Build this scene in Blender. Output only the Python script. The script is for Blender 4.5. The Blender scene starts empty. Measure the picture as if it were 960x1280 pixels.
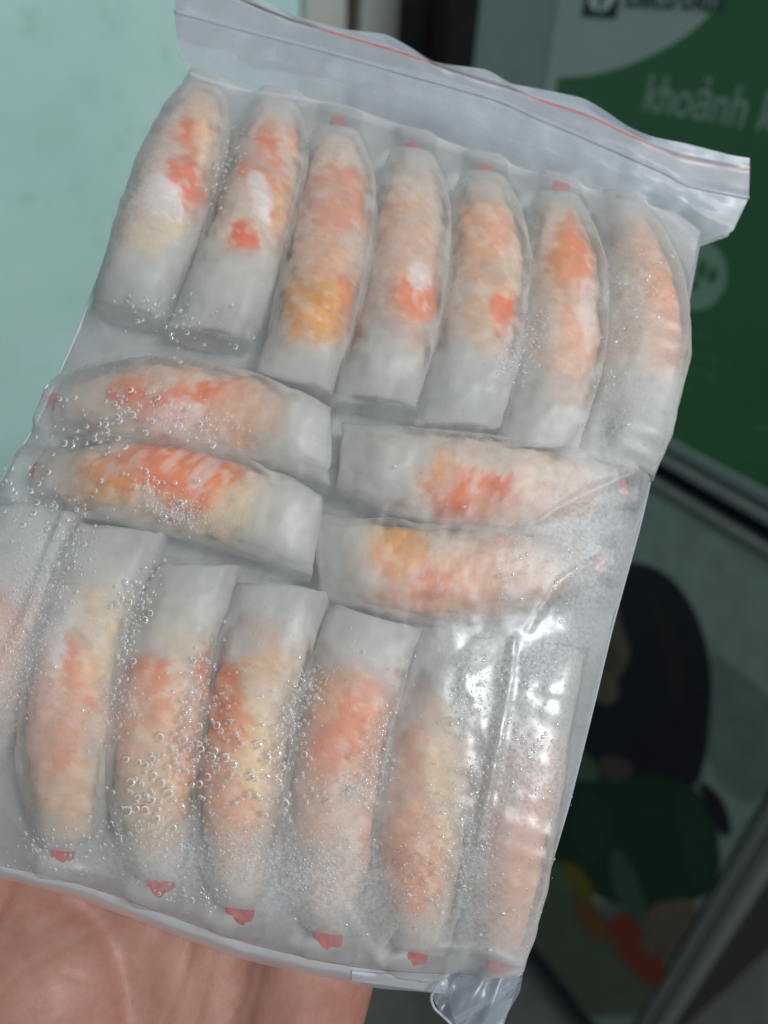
import bpy, bmesh, math, random
import numpy as np
from mathutils import Matrix, Vector, noise

random.seed(7); np.random.seed(7)
scene = bpy.context.scene
COL = scene.collection

# ------------------------------------------------------------------ camera
FPX = 924.4                                    # focal length in pixels of a 960x1280 frame (26 mm equivalent)
CAMZ = 1.5
dn = np.array([-95., 1354., 929.]); dn /= np.linalg.norm(dn)          # world down, in camera axes (x right, y down, z forward)
hh = np.array([-750., -690., 929.]); hh -= hh.dot(dn) * dn; hh /= np.linalg.norm(hh)   # along the fridge front, to its far end
RW = np.array([-hh, -np.cross(hh, dn), -dn])   # camera axes -> world axes
CAM = np.array([0., 0., CAMZ])
right, up, back = RW @ [1, 0, 0], RW @ [0, -1, 0], RW @ [0, 0, -1]
cam = bpy.data.cameras.new('camera'); camo = bpy.data.objects.new('camera', cam); COL.objects.link(camo)
camo.matrix_world = Matrix(((right[0], up[0], back[0], 0), (right[1], up[1], back[1], 0), (right[2], up[2], back[2], CAMZ), (0, 0, 0, 1)))
cam.sensor_fit = 'AUTO'; cam.sensor_width = 36; cam.lens = 26
cam.clip_start = 0.01; cam.clip_end = 50
cam.dof.use_dof = True; cam.dof.focus_distance = 0.173; cam.dof.aperture_fstop = 8.5
scene.camera = camo

# ------------------------------------------------------------------ light
world = bpy.data.worlds.new('World'); scene.world = world; world.use_nodes = True
bg = world.node_tree.nodes['Background']
bg.inputs[0].default_value = (0.78, 0.90, 1.0, 1); bg.inputs[1].default_value = 0.225

def area(name, cam_pos, target_cam, sx, sy, power, color):
    l = bpy.data.lights.new(name, 'AREA'); l.shape = 'RECTANGLE'; l.size = sx; l.size_y = sy
    l.energy = power; l.color = color
    o = bpy.data.objects.new(name, l); COL.objects.link(o)
    p = Vector(RW @ np.array(cam_pos) + CAM); t = Vector(RW @ np.array(target_cam) + CAM)
    o.location = p; o.rotation_euler = (t - p).to_track_quat('-Z', 'Y').to_euler()
    return o
# one ceiling tube behind and above the photographer
area('tube_lamp', (1.12, -0.42, -1.55), (0.0, 0.0, 0.2), 0.8, 0.36, 40, (0.97, 0.985, 1.0))

vs = scene.view_settings
vs.view_transform = 'Standard'; vs.look = 'None'; vs.gamma = 1; vs.exposure = 0
scene.cycles.transparent_max_bounces = 32
scene.cycles.max_bounces = 6; scene.cycles.transmission_bounces = 4; scene.cycles.diffuse_bounces = 3; scene.cycles.glossy_bounces = 2
scene.cycles.use_adaptive_sampling = True; scene.cycles.adaptive_threshold = 0.03
scene.cycles.use_denoising = True
scene.cycles.sample_clamp_indirect = 4

# ------------------------------------------------------------------ frames: bag plane and fridge plane
Z0 = 0.19
Yb = np.array([0.297, -0.934, 0.199]); Yb /= np.linalg.norm(Yb)
Xb = np.array([0.961, 0.276, 0.0]); Xb -= Xb.dot(Yb) * Yb; Xb /= np.linalg.norm(Xb)
Nb = np.cross(Xb, Yb)
Ob = np.array([0., 0., Z0])
def B(px, py, h=0.0):
    """bag-local (u, v, h) of the picture point px, py on the plane h above the bag's middle plane"""
    r = np.array([(px - 480) / FPX, (py - 640) / FPX, 1.0])
    t = (Ob.dot(Nb) + h) / r.dot(Nb)
    p = t * r - Ob
    return np.array([p.dot(Xb), p.dot(Yb), h])
cx, cy, cz, co = RW @ Xb, RW @ Yb, RW @ Nb, RW @ Ob + CAM
MBAG = Matrix(((cx[0], cy[0], cz[0], co[0]), (cx[1], cy[1], cz[1], co[1]), (cx[2], cy[2], cz[2], co[2]), (0, 0, 0, 1)))
YF = 0.65                                      # the fridge's front
def F(px, py, y=YF):
    r = RW @ np.array([(px - 480) / FPX, (py - 640) / FPX, 1.0]); t = y / r[1]
    return t * r + CAM

# ------------------------------------------------------------------ material helpers
def mat(name):
    m = bpy.data.materials.new(name); m.use_nodes = True
    nt = m.node_tree; nt.nodes.clear()
    out = nt.nodes.new('ShaderNodeOutputMaterial')
    return m, nt, out
def N(nt, t, **kw):
    n = nt.nodes.new('ShaderNode' + t)
    for k, v in kw.items():
        if k in n.inputs.keys(): n.inputs[k].default_value = v
        else: setattr(n, k, v)
    return n
def noise_tex(nt, scale, detail=4, rough=0.55, vec=None):
    n = N(nt, 'TexNoise'); n.inputs['Scale'].default_value = scale; n.inputs['Detail'].default_value = detail
    n.inputs['Roughness'].default_value = rough
    if vec is not None: nt.links.new(vec, n.inputs['Vector'])
    return n.outputs['Fac']
def coords(nt): return N(nt, 'TexCoord').outputs['Object']
def ramp(nt, fac, stops):
    r = N(nt, 'ValToRGB'); e = r.color_ramp.elements
    e[0].position, e[0].color = stops[0][0], stops[0][1]
    e[1].position, e[1].color = stops[-1][0], stops[-1][1]
    for p, c in stops[1:-1]:
        x = e.new(p); x.color = c
    nt.links.new(fac, r.inputs[0]); return r.outputs[0]
def math_(nt, op, a, b=None, clamp=False):
    m = N(nt, 'Math'); m.operation = op; m.use_clamp = clamp
    for i, x in enumerate((a, b)):
        if x is None: continue
        if isinstance(x, (int, float)): m.inputs[i].default_value = x
        else: nt.links.new(x, m.inputs[i])
    return m.outputs[0]
def c4(c): return (c[0], c[1], c[2], 1)
def plain(name, color, rough=0.5, spec=0.4, var=0.12, scale=30, bump=0.0, metallic=0.0):
    """painted / printed surface: base colour with a slow and a fine variation"""
    m, nt, out = mat(name); p = N(nt, 'BsdfPrincipled'); co = coords(nt)
    f = noise_tex(nt, scale, 5, 0.6, co)
    lo = [max(0, x * (1 - var)) for x in color]; hi = [min(1, x * (1 + var)) for x in color]
    nt.links.new(ramp(nt, f, [(0.3, c4(lo)), (0.7, c4(hi))]), p.inputs['Base Color'])
    p.inputs['Roughness'].default_value = rough; p.inputs['Specular IOR Level'].default_value = spec
    p.inputs['Metallic'].default_value = metallic
    if bump:
        b = N(nt, 'Bump'); b.inputs['Strength'].default_value = bump; b.inputs['Distance'].default_value = 0.002
        nt.links.new(noise_tex(nt, scale * 3, 4, 0.6, co), b.inputs['Height']); nt.links.new(b.outputs[0], p.inputs['Normal'])
    nt.links.new(p.outputs[0], out.inputs[0]); return m

# ------------------------------------------------------------------ mesh helpers
def obj(name, verts, faces, material, parent=None, smooth=False):
    me = bpy.data.meshes.new(name); me.from_pydata([tuple(map(float, v)) for v in verts], [], [tuple(map(int, f)) for f in faces]); me.update()
    if material: me.materials.append(material)
    if smooth: me.polygons.foreach_set('use_smooth', [True] * len(me.polygons))
    o = bpy.data.objects.new(name, me); COL.objects.link(o)
    if parent: o.parent = parent
    return o
def empty(name, matrix):
    o = bpy.data.objects.new(name, None); o.empty_display_size = 0.02; COL.objects.link(o); o.matrix_world = matrix; return o
def tag(o, label=None, cat=None, group=None, kind=None):
    for k, v in (('label', label), ('category', cat), ('group', group), ('kind', kind)):
        if v: o[k] = v
    return o
def box(name, x0, x1, y0, y1, z0, z1, material, parent=None, bevel=0.0):
    bm = bmesh.new(); bmesh.ops.create_cube(bm, size=1)
    for v in bm.verts: v.co = ((x0 + x1) / 2 + v.co.x * (x1 - x0), (y0 + y1) / 2 + v.co.y * (y1 - y0), (z0 + z1) / 2 + v.co.z * (z1 - z0))
    if bevel: bmesh.ops.bevel(bm, geom=bm.edges[:] , offset=bevel, segments=3, profile=0.6, affect='EDGES')
    me = bpy.data.meshes.new(name); bm.to_mesh(me); bm.free(); me.materials.append(material)
    o = bpy.data.objects.new(name, me); COL.objects.link(o)
    if parent: o.parent = parent
    return o
def grid_faces(nu, nv, wrap=False):
    fs = []
    for j in range(nv - 1):
        for i in range(nu if wrap else nu - 1):
            a, b = j * nu + i, j * nu + (i + 1) % nu
            fs.append((a, b, b + nu, a + nu))
    return fs
def polyline(pts, s):
    """points along a polyline at fractions s (Catmull-Rom through the points, spaced by length)"""
    p = np.array(pts, float); seg = np.linalg.norm(np.diff(p, axis=0), axis=1); L = np.concatenate([[0], np.cumsum(seg)]); L /= L[-1]
    out = []
    for t in np.atleast_1d(s):
        k = min(max(np.searchsorted(L, t, 'right') - 1, 0), len(p) - 2)
        w = (t - L[k]) / max(L[k + 1] - L[k], 1e-9)
        p0, p1, p2, p3 = p[max(k - 1, 0)], p[k], p[k + 1], p[min(k + 2, len(p) - 1)]
        m1 = (p2 - p0) / 2 if 0 < k else p2 - p1
        m2 = (p3 - p1) / 2 if k < len(p) - 2 else p2 - p1
        h00, h10, h01, h11 = 2*w**3-3*w**2+1, w**3-2*w**2+w, -2*w**3+3*w**2, w**3-w**2
        lin = p1 * (1 - w) + p2 * w
        out.append(0.7 * (h00 * p1 + h10 * m1 * 0.8 + h01 * p2 + h11 * m2 * 0.8) + 0.3 * lin)
    return np.array(out)
def attr_color(o, name, cols):
    a = o.data.attributes.new(name, 'FLOAT_COLOR', 'POINT')
    c = np.ones((len(cols), 4), np.float32); c[:, :3] = cols; a.data.foreach_set('color', c.ravel())
def attr_float(o, name, vals):
    a = o.data.attributes.new(name, 'FLOAT', 'POINT'); a.data.foreach_set('value', np.asarray(vals, np.float32))
def fbm(p, octaves=3): return noise.fractal(Vector(p), 1.0, 2.0, octaves)

# ================================================================== THE SETTING
M_teal, nt, out = mat('teal_wall_paint')
p = N(nt, 'BsdfPrincipled'); co_ = coords(nt)
big = noise_tex(nt, 5.0, 5, 0.62, co_); small = noise_tex(nt, 24, 5, 0.65, co_)
base = ramp(nt, big, [(0.30, (0.44, 0.71, 0.645, 1)), (0.72, (0.57, 0.83, 0.775, 1))])
stain = ramp(nt, small, [(0.60, (1, 1, 1, 1)), (0.80, (0.55, 0.60, 0.54, 1))])
mx = N(nt, 'MixRGB', blend_type='MULTIPLY'); mx.inputs[0].default_value = 0.7
nt.links.new(base, mx.inputs[1]); nt.links.new(stain, mx.inputs[2]); nt.links.new(mx.outputs[0], p.inputs['Base Color'])
p.inputs['Roughness'].default_value = 0.75
b = N(nt, 'Bump'); b.inputs['Strength'].default_value = 0.35; b.inputs['Distance'].default_value = 0.004
nt.links.new(noise_tex(nt, 60, 6, 0.7, co_), b.inputs['Height']); nt.links.new(b.outputs[0], p.inputs['Normal'])
nt.links.new(p.outputs[0], out.inputs[0])

XW = -1.1
tag(box('wall', XW - 0.12, XW, -1.2, 0.577, 0, 2.6, M_teal), kind='structure')
M_floor = plain('dark_floor_tile', (0.085, 0.09, 0.085), 0.4, 0.4, 0.25, 9)
tag(obj('floor', [(-1.6, -1.2, 0), (1.2, -1.2, 0), (1.2, 1.8, 0), (-1.6, 1.8, 0)], [(0, 1, 2, 3)], M_floor), kind='structure')

M_casing = plain('grey_white_gloss_paint', (0.47, 0.49, 0.45), 0.5, 0.4, 0.08, 12)
M_brown = plain('brown_varnish', (0.06, 0.042, 0.03), 0.5, 0.3, 0.3, 20)
M_gapshade = plain('gap_shade', (0.095, 0.092, 0.085), 0.5, 0.3, 0.3, 14)  # shade in the gap beside the refrigerator, built as dark panels
dr = empty('door_frame', Matrix.Translation((XW, 0.72, 0)))
def dbox(name, x0, x1, y0, y1, z0, z1, m, bevel=0): 
    return box(name, x0 - XW, x1 - XW, y0 - 0.72, y1 - 0.72, z0, z1, m, dr, bevel)
dbox('casing', XW - 0.12, XW + 0.012, 0.579, 0.645, 0, 2.1, M_casing, 0.003)
dbox('groove_strip', XW - 0.12, XW - 0.004, 0.647, 0.668, 0, 2.1, M_brown)
dbox('casing', XW - 0.12, XW + 0.012, 0.670, 0.735, 0, 2.1, M_casing, 0.003)
dbox('shade_panel', XW - 0.10, XW - 0.06, 0.737, 0.838, 0, 2.1, M_gapshade)
dbox('door_stile', XW - 0.10, XW - 0.045, 0.840, 0.872, 0, 2.1, M_brown, 0.004)
dbox('shade_panel', XW - 0.10, XW - 0.06, 0.874, 1.5, 0, 2.1, M_gapshade)
tag(dr, 'pale grey door frame with a brown strip between teal wall and refrigerator', 'door frame')

# ------------------------------------------------------------------ refrigerator
M_steel = plain('grey_enamel', (0.17, 0.21, 0.205), 0.38, 0.5, 0.06, 40)
M_trim = plain('grey_trim', (0.12, 0.135, 0.13), 0.35, 0.5, 0.08, 40)
M_gap = plain('navy_rubber', (0.012, 0.014, 0.03), 0.5, 0.3, 0.2, 40)
M_side = plain('black_side_panel', (0.010, 0.012, 0.010), 0.45, 0.35, 0.25, 30)
XL, XR = -0.806, -0.130
fr = empty('refrigerator', Matrix.Translation(((XL + XR) / 2, 1.0, 0)))
def fbox(name, x0, x1, y0, y1, z0, z1, m, bevel=0, parent=None):
    return box(name, x0 - (XL + XR) / 2, x1 - (XL + XR) / 2, y0 - 1.0, y1 - 1.0, z0, z1, m, parent or fr, bevel)
fbox('cabinet', XL + 0.004, XR - 0.004, 0.715, 1.30, 0.05, 1.80, M_side, 0.006)
fbox('upper_door', XL, XR - 0.03, YF, 0.712, 1.119, 1.79, M_steel, 0.012)
fbox('lower_door', XL, XR - 0.03, YF, 0.712, 0.128, 1.076, M_steel, 0.012)
for z0, z1 in ((0.128, 1.076), (1.119, 1.79)):
    fbox('edge_trim', XR - 0.0285, XR - 0.016, YF - 0.003, 0.712, z0, z1, M_trim, 0.003)
    fbox('edge_trim', XR - 0.0145, XR, YF + 0.004, 0.712, z0, z1, M_trim, 0.003)
fbox('door_gasket', XL + 0.008, XR - 0.008, YF + 0.018, 0.711, 1.0775, 1.1175, M_gap)
fbox('door_lip', XL, XR - 0.031, YF - 0.005, YF + 0.012, 1.1075, 1.1175, M_trim, 0.003)
fbox('door_lip', XL, XR - 0.031, YF - 0.005, YF + 0.012, 1.0775, 1.0875, M_trim, 0.003)
fbox('bottom_grille', XL + 0.01, XR - 0.01, YF + 0.02, 0.711, 0.055, 0.116, M_gap, 0.003)
fbox('bottom_trim', XL + 0.01, XR - 0.03, YF + 0.004, 0.700, 0.1165, 0.1270, M_trim, 0.002)
for x in (XL + 0.06, XR - 0.06):
    for y in (0.76, 1.24): fbox('foot', x - 0.02, x + 0.02, y - 0.02, y + 0.02, 0.0, 0.049, M_gap, 0.004)
tag(fr, 'grey two-door refrigerator with black side behind the bag', 'refrigerator')

# ------------------------------------------------------------------ posters on its doors
M_green = plain('green_print', (0.021, 0.100, 0.033), 0.42, 0.35, 0.12, 18)
M_white = plain('white_print', (0.27, 0.33, 0.31), 0.45, 0.35, 0.04, 18)
M_print = {}
def ink(name, color):
    if name not in M_print: M_print[name] = plain(name + '_ink', color, 0.45, 0.3, 0.14, 40)
    return M_print[name]
def sheet(name, pts, y, m, parent, off, thick=0.0003):
    """a printed area: thin prism on the plane y, outline pts = (x, z)"""
    n = len(pts); vs_ = [(x - off[0], y - off[1], z - off[2]) for x, z in pts] + [(x - off[0], y + thick - off[1], z - off[2]) for x, z in pts]
    fs = [tuple(range(n)), tuple(range(2 * n - 1, n - 1, -1))] + [(i, i + n, (i + 1) % n + n, (i + 1) % n) for i in range(n)]
    return obj(name, vs_, fs, m, parent)
def pix_poly(px, rounded=0):
    q = [F(x, y) for x, y in px]
    pts = [(a[0], a[2]) for a in q]
    for _ in range(rounded):                                   # Chaikin corner cutting
        r = []
        for i in range(len(pts)):
            a, b2 = np.array(pts[i]), np.array(pts[(i + 1) % len(pts)]); r += [tuple(a * .75 + b2 * .25), tuple(a * .25 + b2 * .75)]
        pts = r
    return pts
def text_mesh(name, s, size, loc, m, parent, weight=0.0, shear=0.0, sx=1.0):
    cu = bpy.data.curves.new(name, 'FONT'); cu.body = s; cu.size = size; cu.offset = weight; cu.extrude = 0.00015; cu.shear = shear
    t = bpy.data.objects.new(name, cu); COL.objects.link(t)
    me = bpy.data.meshes.new_from_object(t.evaluated_get(bpy.context.evaluated_depsgraph_get()))
    bpy.data.objects.remove(t); bpy.data.curves.remove(cu)
    me.materials.clear(); me.materials.append(m)
    o = bpy.data.objects.new(name, me); COL.objects.link(o); o.parent = parent
    o.matrix_local = Matrix.Translation(loc) @ Matrix.Rotation(math.pi / 2, 4, 'X') @ Matrix.Diagonal((sx, 1, 1, 1)); return o

po = (-0.41, YF, 1.15)
P1 = empty('poster', Matrix.Translation(po))
YP = YF - 0.0012
sheet('backing', [(-0.672, 1.135), (-0.165, 1.135), (-0.165, 1.75), (-0.672, 1.75)], YP, M_white, P1, po, 0.0008)
arc = [(-0.655, 1.447)] + [(a[0], a[2]) for a in (F(*q) for q in polyline([(697, 97), (735, 95), (780, 84), (823, 66), (860, 44), (889, 18), (905, -8), (930, -60), (950, -130)], np.linspace(0, 1, 26)))][1:]
sheet('green_field', [(-0.655, 1.14), (-0.169, 1.14), (-0.169, 1.745), (arc[-1][0], 1.745)] + arc[::-1], YP - 0.0005, M_green, P1, po)
# dark square emblem with a pale disc and a dark wedge
M_navy = ink('navy', (0.012, 0.016, 0.03)); M_pale = ink('pale', (0.40, 0.48, 0.44))
e0 = F(728, 21); e1 = F(771, 25); ex, ez, es = e0[0], e0[2], (e1[0] - e0[0])
sheet('emblem_square', [(ex, ez), (ex + es, ez), (ex + es, ez + es), (ex, ez + es)], YP - 0.0005, M_navy, P1, po)
sheet('emblem_disc', [(ex + es * (.5 + .40 * math.cos(a)), ez + es * (.5 + .40 * math.sin(a))) for a in np.linspace(0, 2 * math.pi, 28)[:-1]], YP - 0.0009, M_pale, P1, po)
sheet('emblem_wedge', [(ex + es * u, ez + es * w) for u, w in ((.14, .60), (.86, .60), (.62, .45), (.52, .10), (.47, .10), (.42, .45))], YP - 0.0013, M_navy, P1, po)
tl = F(782, 8)
text_mesh('brand_lettering', 'Electrolux', 0.0268, (tl[0] - po[0], YP - 0.0006 - po[1], tl[2] - po[2]), M_navy, P1, 0.0004)
tl = F(803, 137)
M_letter = ink('letter_white', (0.17, 0.25, 0.195))
text_mesh('slogan_lettering', 'kho\u1ea3nh k', 0.0425, (tl[0] - po[0], YP - 0.0006 - po[1], tl[2] - po[2]), M_letter, P1, 0.0006, 0, 0.86)
c = F(872, 345); ccx, ccz = c[0], c[2]
M_dim = ink('dim_badge', (0.16, 0.27, 0.20)); M_dim2 = ink('dim_text', (0.045, 0.15, 0.065))
sheet('round_badge', [(ccx + .032 * math.cos(a), ccz + .032 * math.sin(a)) for a in np.linspace(0, 2 * math.pi, 34)[:-1]], YP - 0.0010, M_dim, P1, po)
for px in ([(875, 330), (882, 322), (886, 332), (880, 350), (874, 345)], [(888, 338), (896, 330), (898, 345), (892, 356), (886, 350)], [(866, 352), (872, 346), (878, 360), (870, 362)]):
    sheet('badge_leaf', pix_poly(px, 1), YP - 0.0014, M_green, P1, po)
rng = random.Random(3)
for (x0, y0, n) in ((858, 418, 3), (852, 440, 4), (846, 460, 4), (842, 482, 2), (944, 536, 2)):
    for k in range(n):
        a = F(x0 + k * 12, y0 + k * 3.4)
        w_ = rng.uniform(.006, .010)
        sheet('small_print', [(a[0], a[2]), (a[0] + w_, a[2]), (a[0] + w_, a[2] + .0055), (a[0], a[2] + .0055)], YP - 0.0010, M_dim2, P1, po)
tag(P1, 'green advertising poster with white lettering on the upper refrigerator door', 'poster')

po2 = (-0.36, YF, 0.7)
P2 = empty('poster', Matrix.Translation(po2))
sheet('backing', [(-0.74, 0.133), (-0.163, 0.133), (-0.163, 1.070), (-0.74, 1.070)], YP, ink('grey_green', (0.18, 0.235, 0.20)), P2, po2, 0.0008)
def pr(name, m, px, lvl, rounded=2): return sheet(name, pix_poly(px, rounded), YP - 0.0005 - 0.0004 * lvl, m, P2, po2)
pr('printed_wall', ink('grey_shade', (0.11, 0.15, 0.13)), [(885, 805), (930, 842), (1000, 905), (950, 1010), (900, 985), (880, 930)], 0, 1)
pr('printed_table', ink('olive', (0.075, 0.098, 0.062)), [(640, 1035), (700, 1100), (820, 1240), (800, 1268), (735, 1270), (664, 1170), (600, 1080)], 0, 0)
pr('printed_hair', ink('hair', (0.008, 0.008, 0.014)), [(740, 760), (752, 722), (778, 702), (810, 703), (842, 722), (868, 758), (884, 800), (892, 850), (888, 905), (884, 945), (872, 985), (820, 1000), (740, 1000), (690, 985), (700, 900), (720, 820)], 1)
pr('printed_face', ink('skin', (0.095, 0.075, 0.052)), [(740, 745), (772, 750), (780, 790), (790, 812), (783, 836), (772, 845), (776, 872), (760, 882), (735, 870), (700, 860), (705, 800)], 2)
pr('printed_shirt', ink('dress_green', (0.008, 0.032, 0.016)), [(690, 985), (730, 972), (800, 968), (860, 975), (884, 1000), (900, 1045), (902, 1090), (884, 1122), (840, 1128), (818, 1140), (770, 1130), (735, 1110), (690, 1080), (670, 1030)], 3)
pr('printed_shirt_fold', ink('dress_light', (0.010, 0.041, 0.021)), [(850, 985), (880, 1005), (896, 1060), (890, 1100), (866, 1112), (856, 1060), (846, 1010)], 4)
pr('printed_shirt_fold', ink('dress_light', (0, 0, 0)), [(720, 990), (760, 1000), (770, 1040), (744, 1080), (716, 1060)], 4)
pr('printed_hair_shine', ink('hair_brown', (0.013, 0.011, 0.014)), [(800, 730), (826, 740), (852, 790), (858, 850), (846, 900), (836, 850), (826, 790)], 2)
pr('printed_collar', ink('collar', (0.060, 0.095, 0.055)), [(722, 935), (738, 942), (760, 974), (712, 974), (716, 950)], 4, 1)
pr('printed_neck', ink('neck', (0.060, 0.045, 0.038)), [(745, 944), (785, 945), (796, 968), (770, 975), (758, 970)], 4, 1)
pr('printed_ponytail', ink('hair', (0, 0, 0)), [(872, 970), (900, 990), (912, 1015), (916, 1040), (906, 1046), (896, 1030), (886, 1010)], 4)
pr('printed_cheek', ink('cheek', (0.065, 0.048, 0.034)), [(752, 800), (774, 806), (778, 832), (764, 842), (744, 836)], 3)
pr('printed_hand', ink('arm', (0.105, 0.080, 0.058)), [(806, 1158), (824, 1168), (832, 1190), (820, 1196), (804, 1180)], 9)
pr('printed_leaf', ink('leaf', (0.070, 0.105, 0.080)), [(752, 1130), (772, 1126), (780, 1140), (766, 1148)], 9, 1)
pr('printed_sleeve', ink('sleeve', (0.036, 0.072, 0.050)), [(762, 1060), (778, 1058), (796, 1090), (812, 1135), (806, 1156), (790, 1142), (770, 1120)], 5)
pr('printed_arm', ink('arm', (0.105, 0.080, 0.058)), [(826, 1124), (872, 1120), (870, 1150), (850, 1182), (830, 1205), (810, 1170), (806, 1140)], 5)
pr('printed_leaf', ink('leaf', (0.070, 0.105, 0.080)), [(684, 1076), (704, 1074), (724, 1110), (716, 1132), (700, 1118), (680, 1096)], 5, 1)
pr('printed_fruit', ink('yellow', (0.115, 0.095, 0.012)), [(702, 1074), (724, 1078), (744, 1108), (742, 1126), (722, 1122), (708, 1100)], 6)
pr('printed_fruit', ink('orange', (0.13, 0.060, 0.014)), [(720, 1116), (744, 1124), (764, 1158), (764, 1180), (744, 1174), (722, 1142)], 7)
pr('printed_fruit', ink('red', (0.17, 0.030, 0.016)), [(762, 1138), (784, 1136), (812, 1166), (838, 1206), (826, 1234), (804, 1226), (776, 1190), (764, 1160)], 8)
tag(P2, 'dark poster of a long-haired figure in green on the lower refrigerator door', 'poster')

# ================================================================== SPRING ROLLS
# (blunt end px, tail px, half width px at blunt end, half width px of belly, bend (mm, + to the roll's right), filling start, label)
TOPLAB = 'frozen roll in the upper row, '
ROLLS = [
 ((163, 398), (262, 112), 44, 50, 0.5, 0.18, 'leftmost roll of the upper row, tail against the teal wall side'),
 ((262, 425), (352, 128), 47, 50, 2.5, 0.18, 'second roll of the upper row from the left, with small bright orange patches'),
 ((367, 487), (424, 162), 47, 51, 3.2, 0.05, 'third roll of the upper row with a large yellow-orange patch'),
 ((467, 510), (516, 190), 47, 50, 3.0, 0.08, 'middle roll of the upper row, fourth from the left'),
 ((567, 540), (603, 218), 47, 50, 4.2, 0.2, 'fifth roll of the upper row with a narrow orange-red streak'),
 ((667, 566), (694, 242), 46, 51, 4.2, 0.12, 'sixth roll of the upper row with an orange belly patch'),
 ((764, 588), (775, 252), 45, 48, 7.0, 0.24, 'rightmost roll of the upper row, bent along the bag edge'),
 ((412, 560), (68, 506), 46, 53, 4.5, 0.14, 'upper left roll of the two lying crosswise at left'),
 ((398, 676), (42, 592), 50, 53, 4.5, 0.12, 'lower left crosswise roll with a long orange filling'),
 ((424, 572), (776, 612), 42, 56, 3.0, 0.1, 'upper right crosswise roll with its red tail at the bag edge'),
 ((396, 692), (745, 704), 48, 56, 4.0, 0.13, 'lower right crosswise roll below the red-tailed one'),
 ((52, 640), (-62, 1010), 50, 52, 1, 0.25, 'leftmost roll of the lower row, cut by the picture edge'),
 ((156, 664), (86, 1072), 52, 53, 4.5, 0.16, 'second roll of the lower row, with a white frosty belly patch'),
 ((254, 708), (202, 1108), 48, 51, 5, 0.16, 'third roll of the lower row under the largest droplets'),
 ((358, 734), (302, 1142), 56, 54, 4, 0.13, 'fourth roll of the lower row, yellow and orange near its paper end'),
 ((471, 772), (412, 1172), 54, 55, 4, 0.08, 'fifth roll of the lower row with a loose paper flap near its tail'),
 ((580, 796), (520, 1196), 49, 53, 3, 0.15, 'sixth roll of the lower row with a bright glare on its paper end'),
 ((680, 806), (622, 1208), 47, 48, 2.5, 0.24, 'rightmost roll of the lower row at the bag corner'),
]
O_, Y_, P_, C_, W_, K_, BR = (0.76, 0.165, 0.003), (0.74, 0.30, 0.004), (0.74, 0.36, 0.19), (0.78, 0.60, 0.34), (0.86, 0.76, 0.74), (0.74, 0.12, 0.006), (0.36, 0.24, 0.14)
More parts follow.
